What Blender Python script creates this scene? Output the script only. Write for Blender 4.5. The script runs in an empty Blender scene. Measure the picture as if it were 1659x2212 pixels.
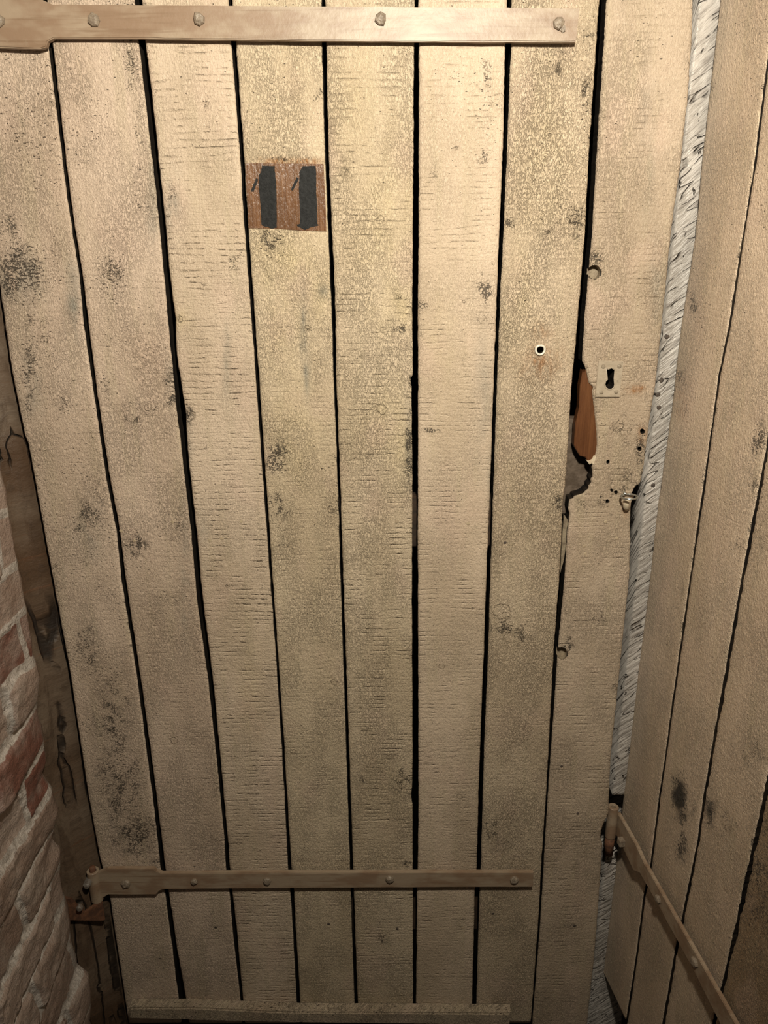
import bpy, bmesh, math, random
from mathutils import Vector, Matrix, noise
random.seed(11)
S = bpy.context.scene
COL = S.collection
# ------------------------------------------------------------------ camera
W, H, F = 1659.0, 2212.0, 1661.0
PITCH, ROLL = math.radians(19.16), -0.0075
CAM = Vector((0.0, -1.15, 1.60))
fw = Vector((0, math.cos(PITCH), -math.sin(PITCH)))
up0 = Vector((0, math.sin(PITCH), math.cos(PITCH)))
rt0 = Vector((1, 0, 0))
rt = rt0 * math.cos(ROLL) + up0 * math.sin(ROLL)
up = -rt0 * math.sin(ROLL) + up0 * math.cos(ROLL)
cd = bpy.data.cameras.new('camera')
cd.sensor_fit = 'HORIZONTAL'; cd.sensor_width = 36.0; cd.lens = 36.0 * F / W
cd.clip_start = 0.02
cam = bpy.data.objects.new('camera', cd); COL.objects.link(cam)
M = Matrix((rt, up, -fw)).transposed().to_4x4(); M.translation = CAM
cam.matrix_world = M
S.camera = cam

def project(P):
    d = Vector(P) - CAM
    k = d.dot(fw)
    return W / 2 + F * d.dot(rt) / k, H / 2 - F * d.dot(up) / k
VPX, VPY = (W / 2 + F * (Vector((0, 0, -1)).dot(rt)) / math.sin(PITCH),
            H / 2 - F * (Vector((0, 0, -1)).dot(up)) / math.sin(PITCH))

class Plane:                       # a wall face: a point, the normal towards the viewer, the direction along the wall
    def __init__(s, p, n):
        s.p = Vector(p); s.n = Vector(n).normalized()
        s.t = Vector((0, 0, 1)).cross(s.n).normalized()
    def off(s, d): return Plane(s.p + s.n * d, s.n)
    def at(s, px, py):             # where a sight line meets this face
        d = rt * ((px - W / 2) / F) - up * ((py - H / 2) / F) + fw
        k = (s.p - CAM).dot(s.n) / d.dot(s.n)
        return CAM + d * k
DOOR = Plane((0, 0, 0), (0, -1, 0))
corner = Plane((0, 0.03, 0), (0, -1, 0)).at(1410, 1190)
ANG = math.radians(8.0)
SIDE = Plane(corner, (-math.cos(ANG), -math.sin(ANG), 0))

# ------------------------------------------------------------------ materials
class NT:
    def __init__(s, name):
        s.m = bpy.data.materials.new(name); s.m.use_nodes = True
        s.t = s.m.node_tree; s.t.nodes.clear()
        s.out = s.n('ShaderNodeOutputMaterial'); s.b = s.n('ShaderNodeBsdfPrincipled')
        s.l(s.b.outputs[0], s.out.inputs[0])
    def n(s, ty, **kw):
        nd = s.t.nodes.new(ty)
        for k, v in kw.items(): setattr(nd, k, v)
        return nd
    def l(s, a, b): s.t.links.new(a, b)
    def put(s, sock, v):
        if isinstance(v, bpy.types.NodeSocket): s.l(v, sock)
        elif isinstance(v, (tuple, list)) and sock.type == 'RGBA': sock.default_value = (*v[:3], 1)
        else: sock.default_value = v
    def math(s, op, a, b=0.0, c=None, clamp=False):
        nd = s.n('ShaderNodeMath', operation=op, use_clamp=clamp)
        s.put(nd.inputs[0], a); s.put(nd.inputs[1], b)
        if c is not None: s.put(nd.inputs[2], c)
        return nd.outputs[0]
    def ramp(s, v, lo, hi, a=0.0, b=1.0):      # smooth step
        nd = s.n('ShaderNodeMapRange', interpolation_type='SMOOTHSTEP')
        s.put(nd.inputs['Value'], v); nd.inputs['From Min'].default_value = lo; nd.inputs['From Max'].default_value = hi
        nd.inputs['To Min'].default_value = a; nd.inputs['To Max'].default_value = b
        return nd.outputs['Result']
    def mix(s, f, a, b):
        nd = s.n('ShaderNodeMix', data_type='RGBA')
        s.put(nd.inputs['Factor'], f); s.put(nd.inputs['A'], a) if False else s.put(nd.inputs[6], a); s.put(nd.inputs[7], b)
        return nd.outputs[2]
    def vec(s, scale, loc=(0, 0, 0), rot=0.0, src='UV'):
        tc = s.n('ShaderNodeTexCoord'); mp = s.n('ShaderNodeMapping')
        s.l(tc.outputs[src], mp.inputs['Vector'])
        mp.inputs['Location'].default_value = loc; mp.inputs['Scale'].default_value = scale
        if rot:
            r0 = s.n('ShaderNodeMapping'); r0.inputs['Rotation'].default_value = (0, 0, rot)
            s.l(tc.outputs[src], r0.inputs['Vector']); s.l(r0.outputs[0], mp.inputs['Vector'])
        return mp.outputs[0]
    def noise(s, scale, loc=(0, 0, 0), detail=2.0, rough=0.5, dist=0.0, rot=0.0, src='UV'):
        nd = s.n('ShaderNodeTexNoise'); s.l(s.vec(scale, loc, rot, src), nd.inputs['Vector'])
        nd.inputs['Scale'].default_value = 1.0; nd.inputs['Detail'].default_value = detail
        nd.inputs['Roughness'].default_value = rough; nd.inputs['Distortion'].default_value = dist
        return nd.outputs['Fac']
    def attr(s, name):
        nd = s.n('ShaderNodeAttribute', attribute_name=name)
        sp = s.n('ShaderNodeSeparateColor'); s.l(nd.outputs['Color'], sp.inputs[0])
        return sp.outputs
    def bump(s, h, dist, prev=None, strength=1.0):
        nd = s.n('ShaderNodeBump'); s.put(nd.inputs['Height'], h)
        nd.inputs['Distance'].default_value = dist; nd.inputs['Strength'].default_value = strength
        if prev is not None: s.l(prev, nd.inputs['Normal'])
        return nd.outputs[0]
    def done(s, color, rough=0.6, normal=None, metal=0.0, spec=0.5):
        s.put(s.b.inputs['Base Color'], color); s.put(s.b.inputs['Roughness'], rough)
        s.b.inputs['Metallic'].default_value = metal; s.b.inputs['Specular IOR Level'].default_value = spec
        if normal is not None: s.l(normal, s.b.inputs['Normal'])
        return s.m

def paint(name, seed, saw=0.5, crinkle=0.5, pits=0.5, light=(0.60, 0.475, 0.34), dusk=(0.50, 0.39, 0.27), grain=0.4, rough=0.5):
    """old cream paint on rough sawn planks"""
    t = NT(name); L = (seed * 3.17, seed * 7.31, seed * 1.3)
    A = t.attr('wear_and_light'); B = t.attr('feature')
    dirt, yellow, rust = A[0], A[1], A[2]
    knot, grey, tooth = B[0], B[1], B[2]
    # paint tone, with sheen mixed into the colour
    big = t.noise((9, 3.5, 1), L, 3)
    col = t.mix(t.ramp(big, 0.35, 0.65), dusk, light)
    streak = t.noise((70, 5, 1), L, 3, 0.6)
    col = t.mix(t.ramp(streak, 0.45, 0.75, 0, 0.35), col, (0.46, 0.38, 0.25))
    col = t.mix(t.math('MULTIPLY', yellow, t.ramp(t.noise((25, 12, 1), L, 3, 0.6), 0.2, 0.8, 0.1, 0.75)), col, (0.66, 0.53, 0.30))  # yellow spots: tinted knots, and the warm sheen mid-door put into the colour
    pink = t.noise((14, 8, 1), (L[0] + 5, L[1], 0), 2)
    col = t.mix(t.ramp(pink, 0.52, 0.7, 0, 0.35), col, (0.60, 0.44, 0.34))
    col = t.mix(t.math('MULTIPLY', grey, t.ramp(t.noise((40, 14, 1), L, 3, 0.6), 0.3, 0.6)), col, (0.24, 0.23, 0.19))
    # heights
    wob = t.noise((7, 14, 1), L, 2)
    vv = t.n('ShaderNodeSeparateXYZ'); t.l(t.vec((1, 1, 1)), vv.inputs[0])
    ph = t.math('ADD', t.math('MULTIPLY', vv.outputs[1], 2 * math.pi / 0.0088), t.math('MULTIPLY', t.noise((5, 30, 1), (L[0] + 4, L[1], 0), 2), 14.0))
    rows = t.math('POWER', t.math('ADD', t.math('MULTIPLY', t.math('SINE', ph), 0.5), 0.5), 6.0)
    patch = t.ramp(t.noise((26, 16, 1), (L[0], L[1] + 3, 0), 2), 0.42, 0.62)
    ragged = t.ramp(t.noise((85, 160, 1), L, 3, 0.65), 0.40, 0.62)
    saw_h = t.math('MULTIPLY', t.math('MULTIPLY', rows, patch), ragged)
    fine = t.noise((40, 420, 1), L, 3, 0.6)                                   # fine cross cuts
    cr = t.noise((430, 150, 1), L, 3, 0.6, 0.35)
    cr = t.math('ABSOLUTE', t.math('SUBTRACT', cr, 0.5))                      # creased paint skin
    crease = t.ramp(cr, 0.0, 0.06)
    rp = t.ramp(t.noise((16, 9, 1), (L[0] + 9, L[1], 0), 2), 0.4, 0.62)
    rp = t.math('MAXIMUM', t.math('MULTIPLY_ADD', rp, 0.6, 0.25), tooth)
    slit = t.math('MULTIPLY', t.math('SUBTRACT', 1.0, t.ramp(cr, 0.0, 0.022)), t.ramp(t.noise((75, 55, 1), (L[0] + 6, L[1], 1), 2), 0.42, 0.6))
    gr = t.noise((420, 26, 1), L, 3, 0.6)
    soft = t.noise((110, 80, 1), L, 2)
    h = t.math('MULTIPLY', saw_h, -0.62 * saw)
    h = t.math('ADD', h, t.math('MULTIPLY', fine, 0.35 * saw))
    h = t.math('ADD', h, t.math('MULTIPLY', t.math('MULTIPLY', crease, rp), 0.55 * crinkle))
    h = t.math('ADD', h, t.math('MULTIPLY', gr, 0.35 * grain))
    h = t.math('ADD', h, t.math('MULTIPLY', soft, 0.35))
    fl = t.noise((300, 190, 1), (L[0], L[1], 5), 4, 0.68, 0.4)
    h = t.math('ADD', h, t.math('MULTIPLY', fl, 0.55 + 0.35 * crinkle))
    st = t.noise((520, 130, 1), (L[0], L[1], 8), 2, 0.6)
    h = t.math('ADD', h, t.math('MULTIPLY', st, 0.25 + 0.35 * crinkle))
    # pits and flaked dark specks
    pn = t.noise((190, 420, 1), (L[0], L[1], 4), 2, 0.55)
    pn2 = t.noise((15, 11, 1), (L[0] + 2, L[1], 0), 3, 0.6)
    lvl = t.math('ADD', t.math('MULTIPLY', pn2, 0.16 + 0.22 * pits), t.math('MULTIPLY', dirt, 0.16))
    pm = t.ramp(t.math('ADD', pn, lvl), 0.84, 0.90)
    dn = t.math('ABSOLUTE', t.math('SUBTRACT', t.noise((150, 130, 1), (L[0] + 7, L[1], 2), 3, 0.6, 0.8), 0.5))   # dirt lies in the creases
    dl = t.noise((48, 40, 1), (L[0] + 3, L[1], 7), 3, 0.65)
    dk = t.math('MULTIPLY', dirt, t.ramp(dl, 0.36, 0.6))
    dm = t.math('MULTIPLY', t.ramp(t.math('SUBTRACT', t.math('MULTIPLY', dk, 0.085), dn), -0.012, 0.03), t.ramp(dk, 0.12, 0.5))
    sm = t.math('MULTIPLY', t.ramp(t.noise((60, 40, 1), L, 3, 0.6), 0.35, 0.7), t.math('MULTIPLY', dirt, 0.30))
    # knots: rings around a centre, feature.r is 1 in the middle
    kw = t.noise((95, 75, 1), (L[0] + 1, L[1], 3), 2, 0.5)
    kr = t.math('SINE', t.math('ADD', t.math('MULTIPLY', knot, 15.0), t.math('MULTIPLY', kw, 12.0)))
    km = t.math('MULTIPLY', t.ramp(kr, 0.35, 0.95), t.ramp(knot, 0.1, 0.5))
    col = t.mix(sm, col, (0.17, 0.145, 0.105))
    col = t.mix(t.math('MULTIPLY', rust, t.ramp(t.noise((120, 60, 1), L, 3, 0.7), 0.3, 0.65)), col, (0.30, 0.125, 0.035))
    col = t.mix(t.math('MULTIPLY', km, 0.32), col, (0.16, 0.11, 0.06))
    col = t.mix(t.math('MULTIPLY', slit, t.math('MULTIPLY', rp, 0.05 + 0.18 * crinkle)), col, (0.19, 0.135, 0.08))
    col = t.mix(t.math('MULTIPLY', saw_h, 0.26 * saw), col, (0.20, 0.15, 0.09))
    col = t.mix(t.math('MULTIPLY', dm, 0.85), col, (0.055, 0.045, 0.035))
    col = t.mix(t.math('MULTIPLY', pm, 0.85), col, (0.05, 0.035, 0.025))
    h = t.math('SUBTRACT', h, t.math('MULTIPLY', t.math('MAXIMUM', pm, t.math('MULTIPLY', dm, 0.7)), 0.8))
    h = t.math('SUBTRACT', h, t.math('MULTIPLY', km, 0.4))
    sa = t.n('ShaderNodeAttribute', attribute_name='feature').outputs['Alpha']
    sn = t.noise((55, 26, 1), L, 3, 0.6)
    col = t.mix(t.ramp(t.math('ADD', sa, t.math('MULTIPLY', t.math('SUBTRACT', sn, 0.5), 0.7)), 0.22, 0.85, 0.0, 0.93), col, (0.02, 0.018, 0.015))
    nrm = t.bump(h, 0.0030)
    rg = t.math('ADD', rough, t.math('MULTIPLY', t.math('SUBTRACT', big, 0.5), 0.3))
    return t.done(col, t.math('SUBTRACT', rg, 0.06), nrm, spec=0.45)

def plain(name, c1, c2, scale, rough=0.7, bump=0.0005, metal=0.0, src='Object', spec=0.4, lo=0.35, hi=0.65):
    t = NT(name); nz = t.noise(scale, (1, 2, 3), 4, 0.65, src=src); n2 = t.noise(tuple(3.3 * a for a in scale), (5, 2, 1), 3, 0.6, src=src)
    col = t.mix(t.ramp(nz, lo, hi), c1, c2)
    col = t.mix(t.ramp(n2, 0.6, 0.75, 0, 0.5), col, tuple(a * 0.35 for a in c1))
    return t.done(col, rough, t.bump(t.math('ADD', nz, t.math('MULTIPLY', n2, 0.6)), bump), metal, spec)

def strap_paint(name, worn):
    t = NT(name)
    n1 = t.noise((14, 30, 30), (3, 1, 2), 3, 0.6, src='Object'); n2 = t.noise((160, 160, 160), (1, 1, 1), 3, 0.6, src='Object')
    n3 = t.noise((9, 200, 200), (1, 4, 1), 3, 0.6, src='Object')
    col = t.mix(t.ramp(n1, 0.4, 0.62), (0.31, 0.235, 0.165), (0.235, 0.155, 0.10))
    col = t.mix(t.ramp(n3, 0.5, 0.75, 0, worn), col, (0.19, 0.12, 0.072))
    col = t.mix(t.ramp(n2, 0.6, 0.75, 0, 0.5), col, (0.26, 0.19, 0.13))
    return t.done(col, 0.45, t.bump(t.math('ADD', n1, t.math('MULTIPLY', n2, 0.4)), 0.0007), 0.0, 0.5)

DARK = plain('dark_bare_timber', (0.007, 0.005, 0.004), (0.02, 0.014, 0.009), (60, 60, 12), 0.9, spec=0.15)
BLACK = plain('black_void_backing', (0.006, 0.005, 0.004), (0.015, 0.011, 0.008), (40, 40, 10), 0.9)
STRAP = strap_paint('painted_strap_iron', 0.8)
BOLT = plain('painted_bolt_head', (0.27, 0.215, 0.16), (0.17, 0.13, 0.095), (190, 190, 190), 0.42, 0.0008)
NAIL = plain('painted_nail_head', (0.46, 0.37, 0.25), (0.33, 0.25, 0.17), (300, 300, 300), 0.5, 0.0004)
NAILD = plain('bare_nail_head', (0.05, 0.04, 0.035), (0.10, 0.075, 0.06), (300, 300, 300), 0.5, 0.0004)
RUST = plain('rusted_iron', (0.075, 0.035, 0.02), (0.16, 0.07, 0.035), (90, 90, 90), 0.75, 0.0008)
ZINC = plain('zinc_wire', (0.55, 0.56, 0.52), (0.40, 0.40, 0.37), (200, 200, 200), 0.28, 0.0001, 0.9)
LOCKM = plain('lock_case_steel', (0.085, 0.062, 0.045), (0.14, 0.105, 0.08), (60, 60, 60), 0.4, 0.0012)
PLATE = plain('painted_lock_plate', (0.40, 0.33, 0.25), (0.33, 0.27, 0.20), (60, 60, 90), 0.35, 0.0006)
CREAM = plain('cream_paint_lump', (0.60, 0.51, 0.38), (0.48, 0.38, 0.27), (110, 110, 110), 0.45, 0.001)
BOREM = plain('painted_bore', (0.30, 0.24, 0.165), (0.19, 0.145, 0.10), (110, 110, 110), 0.6, 0.001)
RIVM = plain('worn_rivet', (0.30, 0.245, 0.18), (0.20, 0.16, 0.115), (190, 190, 190), 0.4, 0.0004)
WHITE = plain('white_enamel', (0.72, 0.68, 0.58), (0.6, 0.55, 0.45), (200, 200, 200), 0.35, 0.0003)

def brown_wood(name, c1, c2, rough, bump):
    t = NT(name)
    g = t.noise((420, 14, 1), (1, 2, 0), 4, 0.65); b = t.noise((30, 9, 1), (4, 1, 0), 2)
    fl = t.noise((260, 90, 1), (2, 7, 0), 3, 0.6)
    col = t.mix(t.ramp(g, 0.35, 0.7), c1, c2)
    col = t.mix(t.ramp(b, 0.4, 0.7, 0, 0.4), col, tuple(a * 0.55 for a in c1))
    col = t.mix(t.ramp(fl, 0.66, 0.74, 0, 0.6), col, tuple(a * 0.3 for a in c1))
    return t.done(col, rough, t.bump(t.math('ADD', g, fl), bump), 0, 0.5)
PATCH = brown_wood('varnished_bare_wood', (0.105, 0.043, 0.015), (0.19, 0.092, 0.04), 0.30, 0.0009)
SPLINT = brown_wood('freshly_split_wood', (0.09, 0.033, 0.012), (0.135, 0.054, 0.020), 0.36, 0.0005)
INK = plain('black_number_paint', (0.007, 0.007, 0.007), (0.016, 0.016, 0.016), (220, 220, 220), 0.6, 0.0004, spec=0.18)

def hewn():
    t = NT('old_hewn_timber')
    g = t.noise((170, 8, 1), (1, 1, 1), 5, 0.7); b = t.noise((14, 6, 1), (3, 2, 1), 3)
    c = t.math('ABSOLUTE', t.math('SUBTRACT', t.noise((95, 0.9, 1), (8, 3, 1), 1, 0.4), 0.5))
    crack = t.math('MULTIPLY', t.math('SUBTRACT', 1.0, t.ramp(c, 0.0, 0.035)), t.ramp(t.noise((20, 4, 1), (5, 1, 1), 2), 0.40, 0.5))
    rg = t.noise((26, 90, 1), (2, 2, 1), 3, 0.6)
    col = t.mix(t.ramp(b, 0.38, 0.62), (0.08, 0.044, 0.023), (0.15, 0.108, 0.075))
    col = t.mix(t.ramp(g, 0.45, 0.65, 0, 0.6), col, (0.05, 0.028, 0.015))
    col = t.mix(t.ramp(rg, 0.6, 0.72, 0, 0.4), col, (0.14, 0.06, 0.028))
    col = t.mix(t.math('MULTIPLY', crack, 0.9), col, (0.012, 0.008, 0.006))
    iso = t.noise((140, 34, 1), (6, 1, 2), 4, 0.7)
    h = t.math('SUBTRACT', t.math('ADD', t.math('MULTIPLY', g, 0.7), t.math('ADD', t.math('MULTIPLY', b, 0.3), t.math('MULTIPLY', iso, 0.8))), t.math('MULTIPLY', crack, 1.4))
    col = t.mix(t.ramp(iso, 0.5, 0.68, 0, 0.6), col, (0.05, 0.03, 0.018))
    return t.done(col, 0.62, t.bump(h, 0.0035), 0, 0.4)
HEWN = hewn()

def greypost():
    t = NT('weathered_grey_paint')
    d1 = t.math('ABSOLUTE', t.math('SUBTRACT', t.noise((12, 62, 1), (1, 2, 0), 1, 0.4, 0.0, rot=math.radians(-36)), 0.5))
    d2 = t.noise((24, 150, 1), (4, 2, 0), 3, 0.6, 0.2, rot=math.radians(-40))
    big = t.noise((16, 5, 1), (2, 9, 0), 3)
    hole = t.ramp(t.noise((75, 40, 1), (3, 3, 0), 3, 0.65), 0.66, 0.73)
    crack = t.math('MULTIPLY', t.math('SUBTRACT', 1.0, t.ramp(d1, 0.0, 0.022)), t.ramp(t.noise((40, 22, 1), (7, 2, 0), 2), 0.42, 0.6))
    col = t.mix(t.ramp(big, 0.35, 0.65), (0.33, 0.30, 0.27), (0.51, 0.465, 0.425))
    col = t.mix(t.ramp(d2, 0.46, 0.68, 0, 0.65), col, (0.22, 0.19, 0.17))
    col = t.mix(t.math('MULTIPLY', crack, 0.55), col, (0.08, 0.065, 0.055))
    col = t.mix(t.math('MULTIPLY', hole, 0.85), col, (0.05, 0.035, 0.025))
    h = t.math('SUBTRACT', t.math('ADD', t.math('MULTIPLY', d2, 1.1), big), t.math('ADD', t.math('MULTIPLY', crack, 1.2), hole))
    return t.done(col, 0.42, t.bump(h, 0.0045), 0, 0.5)
GREY = greypost()

def masonry():
    t = NT('rough_brick_and_mortar')
    a = t.attr('brick')                              # r: brick or mortar, g: tone of that brick, b: redness of that brick
    n1 = t.noise((60, 60, 60), (1, 1, 1), 5, 0.7, src='Object'); n2 = t.noise((240, 240, 240), (2, 2, 2), 3, 0.65, src='Object')
    n3 = t.noise((12, 12, 12), (3, 2, 1), 3, 0.6, src='Object')
    bc = t.mix(a[1], (0.25, 0.175, 0.135), (0.39, 0.30, 0.25))
    bc = t.mix(a[2], bc, (0.16, 0.05, 0.032))
    bc = t.mix(t.ramp(n3, 0.45, 0.65, 0, 0.45), bc, (0.38, 0.32, 0.275))
    mc = t.mix(t.ramp(n1, 0.35, 0.65), (0.31, 0.27, 0.235), (0.54, 0.48, 0.43))
    col = t.mix(t.ramp(t.math('ADD', a[0], t.math('MULTIPLY', t.math('SUBTRACT', n1, 0.5), 0.7)), 0.4, 0.6), mc, bc)
    col = t.mix(t.ramp(n1, 0.55, 0.72, 0, 0.5), col, (0.12, 0.09, 0.07))
    h = t.math('ADD', n1, t.math('MULTIPLY', n2, 0.5))
    return t.done(col, 0.5, t.bump(h, 0.0045), 0, 0.5)
MASON = masonry()
FLOORM = plain('dusty_cellar_floor', (0.07, 0.058, 0.047), (0.13, 0.11, 0.09), (18, 18, 18), 0.8, 0.004)

# ------------------------------------------------------------------ object helpers
def link(name, me, mats, parent=None, base=Vector((0, 0, 0)), smooth=False):
    o = bpy.data.objects.new(name, me); COL.objects.link(o)
    for m in mats: me.materials.append(m)
    if smooth:
        for p in me.polygons: p.use_smooth = True
    if parent is not None: o.parent = parent
    return o
def root(name, loc, label, cat, kind=None, group=None):
    o = bpy.data.objects.new(name, None); o.empty_display_size = 0.1
    COL.objects.link(o); o.location = loc
    o['label'] = label; o['category'] = cat
    if kind: o['kind'] = kind
    if group: o['group'] = group
    return o
def base_of(o):
    v = Vector((0, 0, 0))
    while o is not None: v += o.location; o = o.parent
    return v
def uv_planar(me, pl, base):
    uv = me.uv_layers.new(name='UVMap')
    for lp in me.loops:
        P = me.vertices[lp.vertex_index].co + base
        uv.data[lp.index].uv = (P.dot(pl.t) + 0.7 * (P - pl.p).dot(pl.n), P.z - 0.7 * (P - pl.p).dot(pl.n))

def lerp_edge(pts, py):
    if py <= pts[0][0]:
        y0, x0 = pts[0]; return x0 + (VPX - x0) * (py - y0) / (VPY - y0)
    if py >= pts[-1][0]:
        y0, x0 = pts[-1]; return x0 + (VPX - x0) * (py - y0) / (VPY - y0)
    for (a, b) in zip(pts, pts[1:]):
        if a[0] <= py <= b[0]:
            f = (py - a[0]) / (b[0] - a[0]); return a[1] + (b[1] - a[1]) * f

def plank(name, pl, left, right, top, bot, parent, mat, thick=0.024, step=5.0, cols=22, seed=0, dirt=(), yellow=(), rust=(), knots=(), grey=(), tooth=(), soot=(), dirt0=0.10, arris=0.0028, wob=0.0007, edge_dirt=0.3, botfn=None):
    """one sawn board on the face `pl`: a fine front grid, worn arrises, bare sides and back"""
    base = base_of(parent)
    n = max(2, int((bot - top) / step)); rows = []
    us = [0.0, 0.022] + [0.022 + 0.956 * i / cols for i in range(1, cols)] + [0.978, 1.0]
    verts, faces, A, B, mi = [], [], [], [], []
    def g(spots, px, py):
        v = 0.0
        for s in spots:
            q = ((px - s[0]) / s[2]) ** 2 + ((py - s[1]) / s[3]) ** 2
            if q < 6: v = max(v, s[4] * math.exp(-q) * (1.0 + 0.55 * noise.noise((px * 0.035, py * 0.022, seed)) + 0.35 * noise.noise((px * 0.09, py * 0.07, seed))))
        return v
    nu = len(us)
    for r in range(n + 1):
        py = top + (bot - top) * r / n
        xl, xr = lerp_edge(left, py), lerp_edge(right, py)
        Pl, Pr = pl.at(xl, py), pl.at(xr, py)
        Pl = Pl + pl.t * wob * (noise.noise((py * 0.03, seed * 5.1, 0)) + 0.6 * noise.noise((py * 0.13, seed * 5.1, 3)))
        Pr = Pr + pl.t * wob * (noise.noise((py * 0.03, seed * 5.1, 9)) + 0.6 * noise.noise((py * 0.13, seed * 5.1, 7)))
        if botfn is not None:
            Pl = botfn(Pl); Pr = botfn(Pr)
        for i, u in enumerate(us):
            P = Pl.lerp(Pr, u); px = xl + (xr - xl) * u
            d = 0.0
            if i in (0, nu - 1): d = arris * (1 + 0.45 * noise.noise((py * 0.05, i, seed)))
            d += 0.0007 * noise.noise((u * 2.0, py * 0.006, seed * 2.7))
            P = P - pl.n * d
            verts.append(P - base)
            e = min(u, 1 - u)
            ed = edge_dirt * math.exp(-(e / 0.05) ** 2) * (0.5 + 0.8 * max(0, noise.noise((py * 0.012, seed * 3.3, 4 if u < .5 else 8))))
            A.append((min(1, max(dirt0, ed, g(dirt, px, py))), g(yellow, px, py), g(rust, px, py), 1))
            k = 0.0
            for s in knots:
                q = math.hypot((px - s[0]) / s[2], (py - s[1]) / s[3])
                if q < 1: k = max(k, 1 - q)
            B.append((k, g(grey, px, py), g(tooth, px, py), g(soot, px, py)))
    nf = len(verts)
    for r in range(n):
        for i in range(nu - 1):
            a = r * nu + i
            faces.append((a, a + nu, a + nu + 1, a + 1)); mi.append(0)
    back = []
    for r in range(n + 1):
        for i in (0, nu - 1):
            v = verts[r * nu + i] - pl.n * thick
            back.append(len(verts)); verts.append(v); A.append((0, 0, 0, 1)); B.append((0, 0, 0, 0))
    for r in range(n):
        bl, br, bl2, br2 = back[2 * r], back[2 * r + 1], back[2 * r + 2], back[2 * r + 3]
        faces.append((r * nu, bl, bl2, (r + 1) * nu)); mi.append(1)
        faces.append((r * nu + nu - 1, (r + 1) * nu + nu - 1, br2, br)); mi.append(1)
        faces.append((bl, br, br2, bl2)); mi.append(1)
    faces.append(tuple([back[0]] + [i for i in range(nu)] + [back[1]])); mi.append(1)
    faces.append(tuple([back[-1]] + [n * nu + i for i in reversed(range(nu))] + [back[-2]])); mi.append(1)
    me = bpy.data.meshes.new(name); me.from_pydata([tuple(v) for v in verts], [], faces)
    ca = me.color_attributes.new('wear_and_light', 'FLOAT_COLOR', 'POINT'); cb = me.color_attributes.new('feature', 'FLOAT_COLOR', 'POINT')
    for i in range(len(verts)): ca.data[i].color = A[i]; cb.data[i].color = B[i]
    for p, m in zip(me.polygons, mi): p.material_index = m; p.use_smooth = (m == 0)
    uv_planar(me, pl, base)
    return link(name, me, [mat, DARK], parent)

def slab(name, outline, pl, front, thick, mat, parent, bevel=0.001, seg=2, wob=0.0, sub=0.0, smooth=False):
    """a plate: its front face stands `front` before the face `pl`, `thick` deep"""
    base = base_of(parent); q = pl.off(front); bm = bmesh.new()
    pts = [q.at(*p) for p in outline]
    if sub > 0:
        out = []
        for a, b in zip(pts, pts[1:] + pts[:1]):
            k = max(1, int((b - a).length / sub))
            out += [a.lerp(b, i / k) for i in range(k)]
        pts = out
    if wob:
        pts = [p + pl.t * wob * noise.noise(p * 130) + Vector((0, 0, wob)) * noise.noise(p * 110 + Vector((5, 5, 5))) for p in pts]
    vs = [bm.verts.new(p - base) for p in pts]
    f = bm.faces.new(vs); bm.normal_update()
    if f.normal.dot(pl.n) < 0: f.normal_flip()
    r = bmesh.ops.extrude_face_region(bm, geom=[f])
    back = [g for g in r['geom'] if isinstance(g, bmesh.types.BMVert)]
    # the extruded copy becomes the back
    bmesh.ops.translate(bm, verts=back, vec=-pl.n * thick)
    bmesh.ops.recalc_face_normals(bm, faces=bm.faces)
    if bevel:
        fe = [e for e in bm.edges if all(abs((v.co + base - q.p).dot(pl.n)) < 1e-5 for v in e.verts)]
        bmesh.ops.bevel(bm, geom=fe, offset=bevel, segments=seg, affect='EDGES', clamp_overlap=True)
    me = bpy.data.meshes.new(name); bm.to_mesh(me); bm.free()
    uv_planar(me, pl, base)
    ca = me.color_attributes.new('wear_and_light', 'FLOAT_COLOR', 'POINT'); cb = me.color_attributes.new('feature', 'FLOAT_COLOR', 'POINT')
    for i in range(len(me.vertices)): ca.data[i].color = (0.35, 0, 0, 1); cb.data[i].color = (0, 0, 0.4, 0)
    return link(name, me, [mat], parent, smooth=smooth)

def head(name, px, py, pl, front, rad, h, mat, parent, sides=14, rot=0.0, rough=0.12, square=False, stem=0.0):
    """a domed, hammered bolt or nail head standing on a face"""
    base = base_of(parent); c = pl.off(front).at(px, py); bm = bmesh.new()
    zz = Vector((0, 0, 1)); prof = [(1.0, -stem), (1.0, 0.0), (1.0, 0.45), (0.82, 0.8), (0.45, 0.97)]
    if square: prof = [(1.0, -stem), (1.0, 0), (1.0, 0.8), (0.9, 1.0), (0.4, 1.02)]
    rings = []
    for ri, (rr, hh) in enumerate(prof):
        ring = []
        for k in range(sides):
            a = 2 * math.pi * k / sides + rot
            w = 1 + rough * noise.noise((math.cos(a) * 1.5 + px, math.sin(a) * 1.5 + py, 0))
            P = c + (pl.t * math.cos(a) + zz * math.sin(a)) * rad * rr * w + pl.n * (h * hh if hh > 0 else hh)
            P += pl.n * h * rough * noise.noise((math.cos(a) * rr * 1.3 + px, math.sin(a) * rr * 1.3, 3)) * (1 if ri > 1 else 0)
            ring.append(bm.verts.new(P - base))
        rings.append(ring)
    for a, b in zip(rings, rings[1:]):
        for k in range(sides): bm.faces.new((a[k], a[(k + 1) % sides], b[(k + 1) % sides], b[k]))
    bm.faces.new(rings[-1]); bm.faces.new(list(reversed(rings[0])))
    bmesh.ops.recalc_face_normals(bm, faces=bm.faces)
    me = bpy.data.meshes.new(name); bm.to_mesh(me); bm.free()
    return link(name, me, [mat], parent)

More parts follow.
